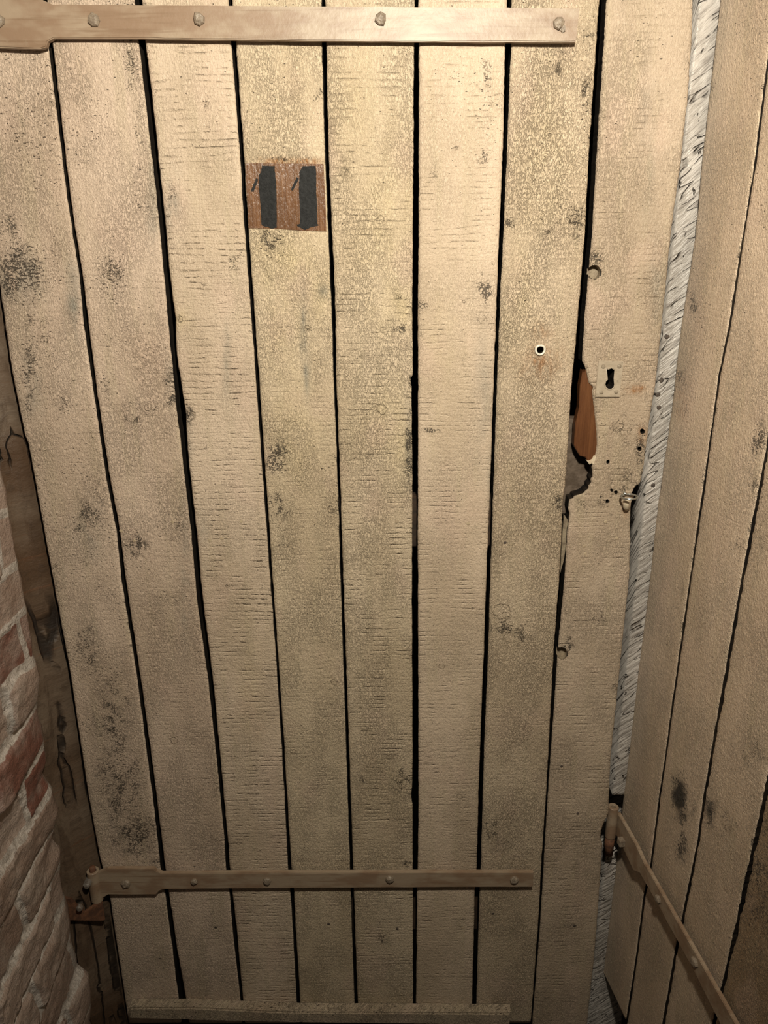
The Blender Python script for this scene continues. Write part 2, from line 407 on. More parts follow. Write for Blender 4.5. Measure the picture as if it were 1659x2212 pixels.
def tube(name, path, rad, mat, parent, sides=12, closed=False, caps=True, radii=None):
    base = base_of(parent); bm = bmesh.new(); rings = []; n = len(path)
    ref = None
    for i, p in enumerate(path):
        a = path[i - 1] if (i > 0 or closed) else path[i]; b = path[(i + 1) % n] if (i < n - 1 or closed) else path[i]
        t = (b - a).normalized()
        if ref is None: ref = t.orthogonal().normalized()
        ref = (ref - t * ref.dot(t)).normalized(); bi = t.cross(ref)
        rr = radii[i] if radii else rad
        rings.append([bm.verts.new(p + (ref * math.cos(2 * math.pi * k / sides) + bi * math.sin(2 * math.pi * k / sides)) * rr - base) for k in range(sides)])
    for i in range(n if closed else n - 1):
        a, b = rings[i], rings[(i + 1) % n]
        for k in range(sides): bm.faces.new((a[k], a[(k + 1) % sides], b[(k + 1) % sides], b[k]))
    if not closed and caps: bm.faces.new(list(reversed(rings[0]))); bm.faces.new(rings[-1])
    bmesh.ops.recalc_face_normals(bm, faces=bm.faces)
    me = bpy.data.meshes.new(name); bm.to_mesh(me); bm.free()
    return link(name, me, [mat], parent, smooth=True)

def box(name, lo, hi, mat, parent=None, bevel=0.0):
    base = base_of(parent) if parent else Vector((0, 0, 0)); bm = bmesh.new()
    bmesh.ops.create_cube(bm, size=1)
    for v in bm.verts: v.co = Vector([lo[i] + (v.co[i] + 0.5) * (hi[i] - lo[i]) for i in range(3)]) - base
    if bevel: bmesh.ops.bevel(bm, geom=bm.edges[:], offset=bevel, segments=2, affect='EDGES')
    me = bpy.data.meshes.new(name); bm.to_mesh(me); bm.free()
    return link(name, me, [mat], parent)

def cut(o, outline, pl, depth=0.05, mat=None):
    """cut a hole through a board"""
    q = pl.off(0.02); base = base_of(o); bm = bmesh.new()
    vs = [bm.verts.new(pl.at(*p) + pl.n * 0.02 - base) for p in outline]
    f = bm.faces.new(vs); r = bmesh.ops.extrude_face_region(bm, geom=[f])
    bmesh.ops.translate(bm, verts=[g for g in r['geom'] if isinstance(g, bmesh.types.BMVert)], vec=-pl.n * (depth + 0.02))
    bmesh.ops.recalc_face_normals(bm, faces=bm.faces)
    me = bpy.data.meshes.new('cutter'); bm.to_mesh(me); bm.free(); me.materials.append(mat or DARK)
    c = bpy.data.objects.new('cutter', me); COL.objects.link(c)
    bpy.context.view_layer.update()
    c.matrix_world = o.matrix_world.copy()
    md = o.modifiers.new('hole', 'BOOLEAN'); md.operation = 'DIFFERENCE'; md.object = c; md.solver = 'EXACT'
    try: md.material_mode = 'TRANSFER'
    except Exception: pass
    bpy.context.view_layer.update()
    dg = bpy.context.evaluated_depsgraph_get()
    new = bpy.data.meshes.new_from_object(o.evaluated_get(dg), preserve_all_data_layers=True, depsgraph=dg)
    o.modifiers.clear(); old = o.data; o.data = new
    bpy.data.objects.remove(c); bpy.data.meshes.remove(me)
    while len(new.materials) > 3: new.materials.pop()
def circle_px(cx, cy, r, n=20, ky=1.0): return [(cx + r * math.cos(2 * math.pi * k / n), cy + ky * r * math.sin(2 * math.pi * k / n)) for k in range(n)]

# ------------------------------------------------------------------ THE PLANK DOOR
G1 = [(110, 104, 114), (435, 145, 152), (600, 171, 178), (695, 179, 189), (880, 206, 213), (1030, 228, 236), (1150, 251, 258), (1250, 261, 270), (1467, 296, 303), (1685, 324, 333), (1770, 335, 343), (1875, 346, 356), (1930, 356, 364), (2053, 372, 382), (2165, 386, 402)]
G2 = [(85, 298, 313), (250, 317, 332), (450, 340, 353), (600, 354, 367), (690, 362, 378), (760, 369, 380), (890, 381, 400), (910, 384, 402), (930, 387, 402), (1000, 394, 407), (1150, 412, 424), (1299, 425, 438), (1467, 449, 459), (1685, 472, 480), (1800, 483, 490), (1830, 485, 493), (1880, 488, 496), (1925, 495, 501), (2010, 502, 511), (2170, 520, 525)]
G3 = [(0, 493, 501), (90, 499, 509), (350, 519, 527), (500, 528, 536), (690, 543, 550), (800, 551, 558), (1000, 565, 571), (1150, 576, 582), (1299, 587, 592), (1411, 595, 600), (1622, 609, 614), (1880, 622, 629), (1930, 627, 635), (2000, 632, 638), (2175, 641, 649)]
G4 = [(0, 694, 702), (85, 695, 705), (350, 702, 710), (600, 713, 722), (690, 717, 724), (800, 720, 726), (1000, 728, 733), (1299, 737, 743), (1622, 748, 754), (1880, 756, 763), (1930, 758, 764), (2175, 766, 773)]
G5 = [(0, 897, 904), (90, 895, 905), (350, 893, 905), (690, 891, 903), (810, 892, 903), (818, 886, 903), (835, 889, 903), (1000, 891, 903), (1299, 890, 903), (1622, 892, 904), (1690, 891, 904), (1720, 888, 904), (1740, 891, 904), (1880, 892, 902), (1930, 892, 901), (2175, 893, 899)]
G6 = [(0, 1097, 1106), (90, 1092, 1105), (350, 1086, 1095), (600, 1075, 1083), (800, 1068, 1075), (1000, 1061, 1068), (1299, 1049, 1058), (1411, 1046, 1055), (1622, 1037, 1046), (1880, 1030, 1039), (1930, 1026, 1036), (2175, 1020, 1029)]
G7 = [(0, 1296, 1311), (200, 1282, 1298), (350, 1272, 1289), (500, 1265, 1280), (690, 1249, 1263)]
G7L = [(y, a) for y, a, b in G7] + [(837, 1235), (1000, 1225), (1060, 1220), (1090, 1216), (1150, 1214), (1249, 1209), (1400, 1197), (1500, 1192), (1700, 1181), (1880, 1169), (2000, 1163), (2200, 1148)]
G8L = [(y, b) for y, a, b in G7] + [(780, 1258), (797, 1266), (828, 1273), (838, 1282), (846, 1279), (884, 1284), (932, 1289), (963, 1290), (980, 1287), (996, 1283), (1003, 1281), (1008, 1279), (1030, 1280), (1036, 1276), (1044, 1278), (1050, 1272), (1058, 1271), (1061, 1264), (1066, 1262), (1069, 1254), (1071, 1247), (1073, 1239), (1077, 1241), (1080, 1231), (1090, 1229), (1100, 1228), (1110, 1231), (1150, 1226), (1249, 1220), (1400, 1206), (1500, 1199), (1700, 1185), (1880, 1174), (2000, 1167), (2200, 1151)]
G8R = [(0, 1498), (60, 1497), (200, 1488), (350, 1472), (500, 1451), (690, 1432), (837, 1416), (905, 1405), (915, 1403), (1000, 1393), (1040, 1385), (1068, 1373), (1085, 1365), (1110, 1362), (1180, 1362), (1249, 1360), (1400, 1344), (1550, 1329), (1625, 1320), (1759, 1315), (1785, 1303), (1798, 1299), (1812, 1298), (1825, 1302), (1912, 1296), (1999, 1290), (2070, 1284), (2212, 1269)]
DL = [(0, -90), (640, 1), (800, 24), (940, 52), (960, 60), (1230, 109), (1450, 150), (1720, 190), (1850, 214), (1940, 236), (2170, 271)]
def Lf(G): return [(y, b) for y, a, b in G]
def Rt(G): return [(y, a) for y, a, b in G]
BOT = 2209
base = DOOR.at(690, BOT); base.y = 0.012
door = root('door_1', base, 'wide cream door of vertical planks with two straps and painted number 11', 'door', 'structure')
SPEC = [
 dict(l=DL, r=Rt(G1), off=0.000, saw=0.25, crinkle=0.55, pits=0.75,
      dirt=[(40, 590, 50, 55, .9), (20, 500, 30, 90, .5), (190, 1125, 38, 45, .75), (150, 880, 30, 40, .45), (100, 720, 60, 50, .35), (215, 1080, 30, 40, .4), (190, 1400, 40, 70, .5), (240, 1560, 50, 120, .55), (260, 1700, 60, 80, .7), (285, 1800, 50, 50, .9), (120, 1260, 30, 60, .4), (60, 800, 18, 140, .55), (300, 2080, 50, 60, .35), (345, 1865, 20, 12, .8)],
      grey=[(160, 650, 20, 90, .6), (40, 600, 50, 50, .6), (70, 830, 25, 60, .5), (190, 1160, 30, 60, .4)], knots=[(210, 1070, 12, 12), (92, 735, 10, 12)], tooth=[(260, 1700, 60, 150, .8), (190, 1150, 40, 80, .7)]),
 dict(l=Lf(G1), r=Rt(G2), off=0.001, saw=0.35, crinkle=0.6, pits=0.6,
      dirt=[(240, 590, 35, 55, .6), (285, 150, 20, 70, .55), (300, 300, 16, 120, .4), (372, 845, 22, 60, .7), (290, 1175, 30, 26, .85), (300, 890, 50, 50, .45), (230, 840, 24, 40, .4), (390, 1120, 16, 60, .4), (330, 1500, 30, 60, .3), (350, 1300, 50, 20, .35), (200, 300, 30, 60, .3)],
      grey=[(330, 430, 14, 130, .5), (375, 700, 14, 140, .5), (400, 1250, 12, 150, .4)], knots=[(245, 590, 26, 34), (318, 880, 20, 16), (266, 1150, 9, 9), (375, 1600, 20, 14)], tooth=[(240, 600, 40, 100, .9), (350, 880, 60, 120, .7)]),
 dict(l=Lf(G2), r=Rt(G3), off=0.000, saw=1.0, crinkle=0.25, pits=0.4,
      dirt=[(372, 430, 18, 50, .4), (505, 570, 25, 22, .5), (402, 900, 16, 26, .7), (420, 960, 40, 20, .4), (440, 610, 30, 40, .3), (540, 620, 12, 60, .3), (445, 225, 10, 40, .35), (520, 1400, 40, 40, .25), (390, 690, 16, 20, .4)],
      grey=[(360, 430, 26, 55, .8), (490, 780, 7, 70, .55), (400, 1000, 16, 90, .4), (440, 1170, 12, 60, .4)], knots=[(413, 898, 19, 22), (389, 690, 14, 18), (493, 1266, 12, 9)], yellow=[(390, 690, 16, 20, .7), (540, 1480, 26, 160, .4)]),
 dict(l=Lf(G3), r=Rt(G4), off=-0.001, saw=0.4, crinkle=0.65, pits=0.55,
      dirt=[(575, 520, 35, 30, .75), (590, 570, 30, 40, .5), (598, 990, 26, 50, .8), (600, 1100, 26, 34, .85), (610, 1170, 16, 30, .6), (690, 190, 14, 55, .55), (664, 708, 16, 16, .5), (725, 1100, 14, 20, .4), (620, 1400, 20, 60, .3), (640, 1640, 26, 16, .5), (690, 800, 20, 40, .3), (620, 342, 80, 8, .5)], rust=[(600, 349, 55, 8, 1.0), (660, 349, 45, 8, 1.0)],
      grey=[(655, 720, 7, 75, .95), (662, 800, 7, 60, .7), (700, 630, 14, 14, .5)], knots=[(664, 708, 14, 12), (715, 1100, 18, 14), (632, 1625, 14, 12), (722, 1475, 16, 14)],
      yellow=[(610, 560, 70, 80, .8), (620, 700, 40, 150, .8), (640, 900, 50, 150, .6), (690, 640, 40, 60, .5)], tooth=[(600, 560, 60, 80, .9), (600, 760, 50, 150, .6)]),
 dict(l=Lf(G4), r=Rt(G5), off=0.000, saw=0.95, crinkle=0.7, pits=0.35,
      dirt=[(868, 640, 20, 16, .5), (862, 708, 30, 12, .8), (885, 960, 9, 80, .95), (884, 1010, 12, 60, .8), (886, 830, 8, 30, .7), (868, 1690, 26, 34, .9), (780, 1690, 26, 30, .5), (752, 360, 20, 60, .45), (820, 470, 14, 14, .4), (820, 1050, 40, 20, .3), (820, 2030, 40, 20, .5), (760, 1560, 20, 50, .3), (880, 1865, 20, 8, .8)],
      grey=[(884, 980, 10, 90, .5)], knots=[(822, 476, 18, 18), (822, 885, 24, 26), (868, 1690, 26, 30)],
      yellow=[(830, 480, 70, 130, .6), (850, 660, 50, 60, .8), (840, 900, 50, 80, .7), (870, 960, 24, 90, .7), (770, 250, 40, 140, .4)], tooth=[(800, 950, 60, 160, 1.0), (760, 600, 40, 200, .7)]),
 dict(l=Lf(G5), r=Rt(G6), off=0.0005, saw=0.6, crinkle=0.2, pits=0.4, grain=0.8,
      dirt=[(1050, 180, 26, 60, .5), (1045, 300, 24, 90, .4), (938, 375, 8, 20, .6), (912, 662, 16, 14, .6), (930, 930, 22, 6, .85), (1045, 630, 28, 40, .65), (1040, 690, 30, 20, .4), (1068, 570, 5, 6, .9), (985, 320, 14, 16, .4), (1000, 1720, 14, 10, .4), (910, 700, 10, 30, .5)],
      grey=[(1045, 850, 18, 160, .35), (1060, 1000, 10, 150, .4)], knots=[(1001, 652, 9, 9), (953, 1440, 14, 12), (994, 1720, 12, 10)], yellow=[(960, 760, 50, 150, .3)]),
 dict(l=Lf(G6), r=G7L, off=-0.0005, saw=0.25, crinkle=1.0, pits=0.5, rough=0.42,
      dirt=[(1102, 480, 14, 16, .8), (1245, 480, 26, 50, .6), (1190, 130, 40, 50, .5), (1270, 60, 20, 60, .5), (1265, 200, 14, 70, .5), (1204, 1085, 14, 22, .8), (1095, 1355, 40, 26, .85), (1130, 1380, 30, 20, .5), (1060, 1790, 20, 30, .8), (1085, 1830, 30, 20, .5), (1150, 1420, 30, 40, .3), (1190, 500, 40, 60, .4), (1225, 880, 14, 60, .3)],
      rust=[(1165, 785, 40, 34, .75), (1170, 720, 26, 20, .4), (1185, 760, 30, 26, .5)], knots=[(1104, 436, 14, 16), (1085, 1322, 36, 34), (1053, 1340, 10, 16)], yellow=[(1130, 620, 40, 150, .4), (1180, 350, 60, 140, .45)], tooth=[(1180, 350, 90, 250, 1), (1150, 950, 80, 260, .8), (1120, 1500, 60, 200, .5), (1100, 1780, 60, 80, .9)]),
]
planks = []
for i, s in enumerate(SPEC):
    lt, dk = [((.61, .475, .365), (.51, .39, .29)), ((.61, .475, .365), (.51, .39, .29)), ((.60, .475, .355), (.50, .39, .28)), ((.61, .49, .345), (.52, .41, .28)), ((.61, .49, .35), (.52, .41, .28)), ((.59, .465, .345), (.50, .39, .28)), ((.61, .485, .35), (.51, .40, .28))][i]
    m = paint('cream_paint_on_plank' + '_abcdefgh'[i + 1], i + 1, light=lt, dusk=dk, saw=s['saw'], crinkle=s['crinkle'], pits=s['pits'], grain=s.get('grain', 0.4), rough=s.get('rough', 0.5))
    p = plank('plank', DOOR.off(s['off']), s['l'], s['r'], -420, BOT, door, m, seed=i + 1, dirt=s['dirt'], yellow=s.get('yellow', ()), rust=s.get('rust', ()), knots=s.get('knots', ()), grey=s.get('grey', ()), tooth=s.get('tooth', ()))
    planks.append(p)
# nails through each plank into the ledges behind
NAILS = {1: [(262, 1147, 0), (291, 1168, 0), (373, 1127, 0), (466, 2003, 1)], 0: [(288, 1993, 0)],
         2: [(453, 1167, 0), (479, 1163, 0), (521, 1126, 0)], 3: [(605, 1127, 0), (682, 1128, 0), (710, 1996, 1), (728, 2005, 0), (664, 1993, 0)],
         4: [(771, 1174, 0), (857, 1126, 0), (858, 2006, 1), (790, 1979, 0)], 5: [(939, 1175, 0), (1011, 1131, 0), (935, 1980, 0), (999, 2004, 0)],
         6: [(1091, 1172, 1), (1171, 1124, 0), (1125, 2011, 0), (1065, 1973, 1)]}
for k, lst in NAILS.items():
    for (x, y, d) in lst:
        head('nail', x, y, DOOR.off(SPEC[k]['off']), -0.0006, 0.0030, 0.0011, NAILD if d else NAIL, planks[k], sides=12, stem=0.006)
# the eyelet and its hole in the seventh plank
cut(planks[6], circle_px(1168, 756, 8.0), DOOR)
P0 = DOOR.off(0.001).at(1167, 756)
ring = [P0 + Vector((math.cos(a), 0, math.sin(a))) * (0.0066 + 0.00015 * math.sin(3 * a)) for a in [2 * math.pi * k / 28 for k in range(28)]]
tube('eyelet', ring, 0.0017, WHITE, door, 10, closed=True)
slab('splinter', [(1219, 1112), (1229, 1128), (1226, 1160), (1219, 1205), (1211, 1238), (1212, 1200), (1216, 1150)], DOOR, -0.008, 0.008, BOREM, door, 0.0008, wob=0.0008, sub=0.006)
# ledges behind, seen through the gaps
def back_ledge(y0, y1):
    a, b = DOOR.at(20, y0), DOOR.at(1200, y1)
    xa = DOOR.at(lerp_edge(DL, y1), y1).x + 0.02; xb = DOOR.at(lerp_edge(G7L, y1), y1).x - 0.02
    LM = bpy.data.materials.get('ledge_timber') or plain('ledge_timber', (0.022, 0.014, 0.009), (0.05, 0.028, 0.016), (8, 60, 60), 0.8)
    box('back_ledge', (xa, 0.0252, b.z), (xb, 0.052, a.z), LM, door, 0.002)
back_ledge(1090, 1192); back_ledge(1965, 2030); back_ledge(10, 95)
# the bottom board across the front
t = slab('bottom_board', [(279, 2178), (420, 2178), (600, 2187), (1104, 2190), (1101, 2216), (640, 2210), (500, 2207), (279, 2201)], DOOR, 0.022, 0.021, paint('cream_paint_on_bottom_board', 9, 0.0, 0.9, 0.7, light=(0.50, 0.40, 0.29), dusk=(0.40, 0.31, 0.22)), door, 0.003, wob=0.0012, sub=0.012)
# the painted number
patch = slab('number_patch', [(530, 353), (560, 352), (600, 353), (650, 353), (699, 354), (701, 400), (704, 460), (705, 500), (650, 498), (590, 494), (537, 493), (535, 450), (532, 400)], DOOR.off(-0.001), 0.0008, 0.0012, PATCH, door, 0.0002, 1)
def q(lst): return [(500 + a / 5.53, 300 + b / 5.53) for a, b in lst]
def digit(body, flag):
    base = base_of(patch); pl = DOOR.off(-0.001 + 0.0008 + 0.0004); bm = bmesh.new()
    for poly in (body, flag):
        pts = [pl.at(*p) for p in poly]; out = []
        for a, b in zip(pts, pts[1:] + pts[:1]):
            k = max(1, int((b - a).length / 0.002)); out += [a.lerp(b, i / k) for i in range(k)]
        out = [p + Vector((noise.noise(p * 420), 0, noise.noise(p * 400))) * 0.0006 for p in out]
        f = bm.faces.new([bm.verts.new(p - base) for p in out])
        r = bmesh.ops.extrude_face_region(bm, geom=[f])
        bmesh.ops.translate(bm, verts=[g for g in r['geom'] if isinstance(g, bmesh.types.BMVert)], vec=(0, 0.0005, 0))
    bmesh.ops.recalc_face_normals(bm, faces=bm.faces)
    me = bpy.data.meshes.new('digit'); bm.to_mesh(me); bm.free()
    link('digit', me, [INK], patch)
digit(q([(365, 320), (515, 325), (522, 430), (535, 540), (540, 780), (540, 1060), (480, 1072), (420, 1050), (358, 1030), (345, 780), (325, 560), (330, 430), (350, 400)]), q([(295, 470), (318, 485), (265, 632), (235, 630), (240, 600)]))
digit(q([(850, 325), (1005, 322), (1015, 470), (1012, 640), (1022, 780), (1025, 1015), (1045, 1030), (940, 1060), (880, 1088), (790, 1045), (780, 1025), (818, 1012), (820, 870), (805, 600), (812, 400)]), q([(780, 455), (805, 475), (735, 618), (712, 612), (718, 588)]))

# strap hinges
top = slab('strap_hinge', [(-120, -48), (40, -44), (62, -30), (88, -2), (112, 9), (1252, 18), (1244, 91), (700, 88), (320, 83), (116, 82), (102, 90), (99, 102), (86, 106), (-120, 98)], DOOR, 0.0150, 0.0085, STRAP, door, 0.0012, wob=0.0006, sub=0.02)
for i, (x, y) in enumerate([(-2, 45), (203, 44), (430, 42), (823, 42), (1207, 50)]):
    head('bolt', x, y, DOOR, 0.0150, 0.0077, 0.0056, BOLT, top, sides=7, rot=0.4 + i * 1.3, rough=0.35, stem=0.016)
slab('paint_lump', [(1214, 52), (1221, 54), (1222, 66), (1216, 70), (1210, 64)], DOOR, 0.0185, 0.004, BOLT, top, 0.001)
low = slab('strap_hinge', [(206, 1888), (232, 1877), (332, 1877), (338, 1882), (350, 1887), (500, 1886), (1153, 1885), (1151, 1916), (700, 1918), (353, 1921), (343, 1925), (337, 1933), (234, 1933), (218, 1942), (208, 1940)], DOOR, 0.0135, 0.0075, STRAP, door, 0.0010, wob=0.0006, sub=0.02)
for i, (x, y, r) in enumerate([(272, 1908, .0088), (420, 1903, .0062), (577, 1902, .0078), (842, 1898, .0080), (1111, 1900, .0080)]):
    head('bolt', x, y, DOOR, 0.0135, r, 0.006, BOLT, low, sides=9, rot=i * 1.1, rough=0.22, stem=0.012)
# the rolled eye of the lower hinge, around the pin of the bracket
kc = DOOR.off(0.0105).at(206, 1915); kt = DOOR.off(0.0105).at(206, 1880).z; kb = DOOR.off(0.0105).at(206, 1943).z
KX, KY = kc.x, kc.y
def barrel(name, cx, cy, z0, z1, r0, r1, mat, parent, n=24, a0=0.0, a1=2 * math.pi):
    base = base_of(parent); bm = bmesh.new(); full = abs(a1 - a0 - 2 * math.pi) < 1e-6
    cnt = n if full else n + 1; R = []
    for k in range(cnt):
        a = a0 + (a1 - a0) * k / n
        c, s_ = math.cos(a), math.sin(a)
        R.append([bm.verts.new(Vector((cx + c * r, cy + s_ * r, z + 0.0008 * noise.noise((c, s_, z * 30)))) - base) for (r, z) in ((r1, z0), (r1, z1), (r0, z1), (r0, z0))])
    for k in range(cnt if full else cnt - 1):
        a, b = R[k], R[(k + 1) % cnt]
        for j in range(4): bm.faces.new((a[j], a[(j + 1) % 4], b[(j + 1) % 4], b[j]))
    if not full: bm.faces.new(R[0]); bm.faces.new(list(reversed(R[-1])))
    bmesh.ops.recalc_face_normals(bm, faces=bm.faces)
    bmesh.ops.bevel(bm, geom=[e for e in bm.edges if len(e.link_faces) == 2 and e.calc_face_angle(0) > 1.2], offset=0.0007, segments=1, affect='EDGES')
    me = bpy.data.meshes.new(name); bm.to_mesh(me); bm.free()
    return link(name, me, [mat], parent)
barrel('hinge_eye', KX, KY, kb, kt, 0.0062, 0.0112, STRAP, low)

# ------------------------------------------------------------------ THE FIXED LOCK BOARD (between door and corner)
fb = DOOR.at(1240, 2300); fb.y = 0.012
board = root('lock_board', fb, 'narrow fixed cream board with keyhole plate, wire ring and splintered brown edge', 'board')
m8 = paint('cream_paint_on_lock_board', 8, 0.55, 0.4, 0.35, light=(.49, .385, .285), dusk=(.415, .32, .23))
b8 = plank('upright_board', DOOR.off(-0.001), G8L, G8R, -420, 2330, board, m8, seed=8, step=2.5, cols=26, edge_dirt=0.35,
      dirt=[(1287, 560, 18, 22, .75), (1335, 262, 6, 14, .6), (1330, 275, 14, 14, .4), (1345, 930, 40, 40, .55), (1385, 960, 16, 60, .6), (1385, 1020, 20, 60, .6), (1350, 1040, 40, 30, .55), (1260, 1100, 26, 26, .5), (1300, 1080, 16, 16, .6), (1330, 1110, 14, 14, .6), (1290, 1330, 40, 40, .35), (1228, 1400, 20, 30, .7), (1225, 1340, 12, 40, .5), (1330, 1490, 12, 30, .4), (1230, 2000, 14, 6, .8), (1345, 1095, 10, 24, .7)],  # real dirt, but the last spot paints the wire ring's cast shadow
      grey=[(1400, 300, 16, 160, .3), (1420, 620, 14, 100, .4)],
      rust=[(1372, 842, 18, 8, .9), (1387, 838, 8, 8, .8), (1387, 940, 8, 18, .9), (1310, 1800, 9, 26, 1.0), (1350, 1100, 6, 20, .7)],
      knots=[(1308, 1128, 8, 8)], tooth=[(1330, 1000, 50, 80, .7)])
cut(b8, [(1310.5, 797), (1314, 798), (1320, 795), (1327, 799), (1325.5, 818), (1326.5, 830), (1325, 836), (1320, 839.5), (1314, 839.5), (1309, 836), (1307, 830), (1308.5, 824), (1312.5, 820)], DOOR)
def bore(o, cx, cy, r, ky=1.15): cut(o, circle_px(cx, cy, r, 22, ky), DOOR, 0.014 if r < 8 else 0.013, DARK if r < 8 else BOREM)
bore(b8, 1284, 588, 13); bore(b8, 1214, 1412, 11); bore(b8, 1388, 932, 4.5); bore(b8, 1382, 970, 4); bore(b8, 1314, 998, 3.2); bore(b8, 1331, 1064, 3.2); bore(b8, 1322, 1060, 2.5); bore(b8, 1312, 1083, 3)
cut(b8, [(1384, 1046), (1392, 1050), (1392, 1085), (1376, 1078), (1364, 1068), (1370, 1056), (1376, 1048)], DOOR)
slab('split_wood', [(1259, 799), (1262, 806), (1266, 797), (1273, 828), (1283, 838), (1280, 845), (1285, 884), (1290, 932), (1291, 963), (1287, 982), (1278, 994), (1269, 995), (1265, 988), (1253, 985), (1243, 968), (1240, 962), (1243, 915), (1251, 882), (1253, 833)], DOOR, -0.0035, 0.016, SPLINT, board, 0.0015, wob=0.0004, sub=0.006)
slab('paint_chip', [(1267, 995), (1272, 996), (1279, 992), (1283, 984), (1290, 985), (1289, 1001), (1281, 1004), (1278, 1001), (1274, 1004)], DOOR, -0.0015, 0.006, CREAM, board, 0.0008, wob=0.0006, sub=0.004)
a, b = DOOR.off(-0.03).at(1196, 905), DOOR.off(-0.03).at(1345, 1110)
box('lock_case', (a.x, 0.030, b.z), (b.x, 0.055, a.z), LOCKM, board, 0.002)
# keyhole plate
outer = [(1293.4, 779), (1347, 780), (1338.6, 858), (1286, 858)]
hole = [(1310.5, 797), (1314, 798), (1320, 795), (1327, 799), (1325.5, 818), (1326.5, 830), (1325, 836), (1320, 839.5), (1314, 839.5), (1309, 836), (1307, 830), (1308.5, 824), (1312.5, 820)]
plate = slab('lock_plate', outer, DOOR.off(-0.001), 0.0026, 0.0028, PLATE, board, 0.0006, 2)
cut(plate, hole, DOOR)
# raised rim pressed around the keyhole
pl_ = DOOR.off(-0.001 + 0.0024)
cx, cy = 1317, 819
rim = [pl_.at(cx + (x - cx) * 1.12, cy + (y - cy) * 1.08) for x, y in hole]
tube('keyhole_rim', rim, 0.0009, PLATE, plate, 8, closed=True)
for (x, y) in [(1303.3, 791.4), (1337.8, 791), (1331, 846), (1298.8, 847)]:
    head('rivet', x, y, DOOR.off(-0.001), 0.0026, 0.0030, 0.0017, RIVM, plate, sides=14, rough=0.05, stem=0.003)
for (x, y, d) in [(1308, 1127, 0), (1262, 1180, 0), (1264, 1196, 0), (1332, 1163, 0), (1241, 2000, 1), (1213, 1655, 1), (1248, 1757, 1)]:
    head('nail', x, y, DOOR.off(-0.001), -0.0006, 0.0029, 0.0010, NAILD if d else NAIL, b8, sides=12, stem=0.006)
# wire ring screwed into the board
c0 = DOOR.at(1359, 1071)
cr = DOOR.off(0.014).at(1359, 1073)
ringp = [cr + Vector((math.cos(a_) * 0.0122, math.sin(a_) * 0.0122, 0.0006 * math.cos(a_))) for a_ in [2 * math.pi * k / 32 for k in range(32)]]
eye = tube('wire_ring', ringp, 0.0017, ZINC, board, 10, closed=True)
tube('shank', [cr + Vector((-0.003, 0.0095, 0.001)), Vector((cr.x - 0.004, 0.004, cr.z + 0.003)), Vector((cr.x - 0.004, 0.012, cr.z + 0.003))], 0.0018, ZINC, eye, 10)
pg = [DOOR.off(0.0115).at(1353, 1079), DOOR.off(0.011).at(1352, 1085), DOOR.off(0.008).at(1353, 1094), DOOR.off(0.003).at(1354, 1099)]
tube('paint_lump', pg, 0.006, CREAM, board, 12, radii=[0.0035, 0.0050, 0.0055, 0.0035])

# ------------------------------------------------------------------ GREY CORNER POST
gx0 = DOOR.off(-0.03).at(1460, 300).x - 0.06
gp = Vector((corner.x - 0.02, 0.06, 0.0))
post = root('corner_post', gp, 'flaking grey-white post in the corner between the two doors', 'post')
def grey_post():
    base = base_of(post); bm = bmesh.new(); pl = DOOR.off(-0.030)
    zt, zb = pl.at(1500, -420).z, 0.0
    zn1, zn0 = pl.at(1335, 1718).z, pl.at(1320, 1846).z            # the notch housing the hinge
    xr = corner.x + 0.05; xl = pl.at(1510, 5).x
    rows = []
    n = 260
    for r in range(n + 1):
        z = zb + (zt - zb) * r / n
        rows.append(z)
    rows = sorted(rows + [zn0 - 1e-4, zn0 + 1e-4, zn1 - 1e-4, zn1 + 1e-4])
    grid = []
    for z in rows:
        y0 = 0.030 if not (zn0 < z < zn1) else 0.085
        ln = []
        for i in range(19):
            u = i / 18; x = xl + (xr - xl) * u
            d = 0.003 * noise.noise((x * 30 + z * 18, z * 45 - x * 50, 1)) + 0.002 * noise.noise((x * 90 + z * 60, z * 120 - x * 110, 2))
            ln.append(bm.verts.new(Vector((x, y0 + abs(d), z)) - base))
        ln.append(bm.verts.new(Vector((xr, 0.12, z)) - base)); ln.append(bm.verts.new(Vector((xl, 0.12, z)) - base))
        grid.append(ln)
    m = len(grid[0])
    for a, b in zip(grid, grid[1:]):
        for i in range(m):
            f = bm.faces.new((a[i], a[(i + 1) % m], b[(i + 1) % m], b[i])); f.smooth = True
    bm.faces.new(list(reversed(grid[0]))); bm.faces.new(grid[-1])
    bmesh.ops.recalc_face_normals(bm, faces=bm.faces)
    me = bpy.data.meshes.new('post_timber'); bm.to_mesh(me); bm.free(); uv_planar(me, DOOR, base)
    link('post_timber', me, [GREY], post)
grey_post()
for (x, y) in [(1429, 821), (1421, 852), (1423, 880), (1411, 1048), (1440, 727)]:
    head('nail', x, y, DOOR.off(-0.030), -0.0005, 0.0036, 0.0016, NAILD, post, sides=10, rough=0.3, stem=0.006)
PINR = DOOR.off(-0.012)
h0, h1, h2 = PINR.at(1322, 1742), PINR.at(1318, 1806), PINR.at(1315, 1843)
HX, HY = h1.x, h1.y
tube('hinge_pintle', [Vector((HX, HY, h2.z)), Vector((HX, HY, h1.z - 0.0005))], 0.0088, RUST, post, 18)

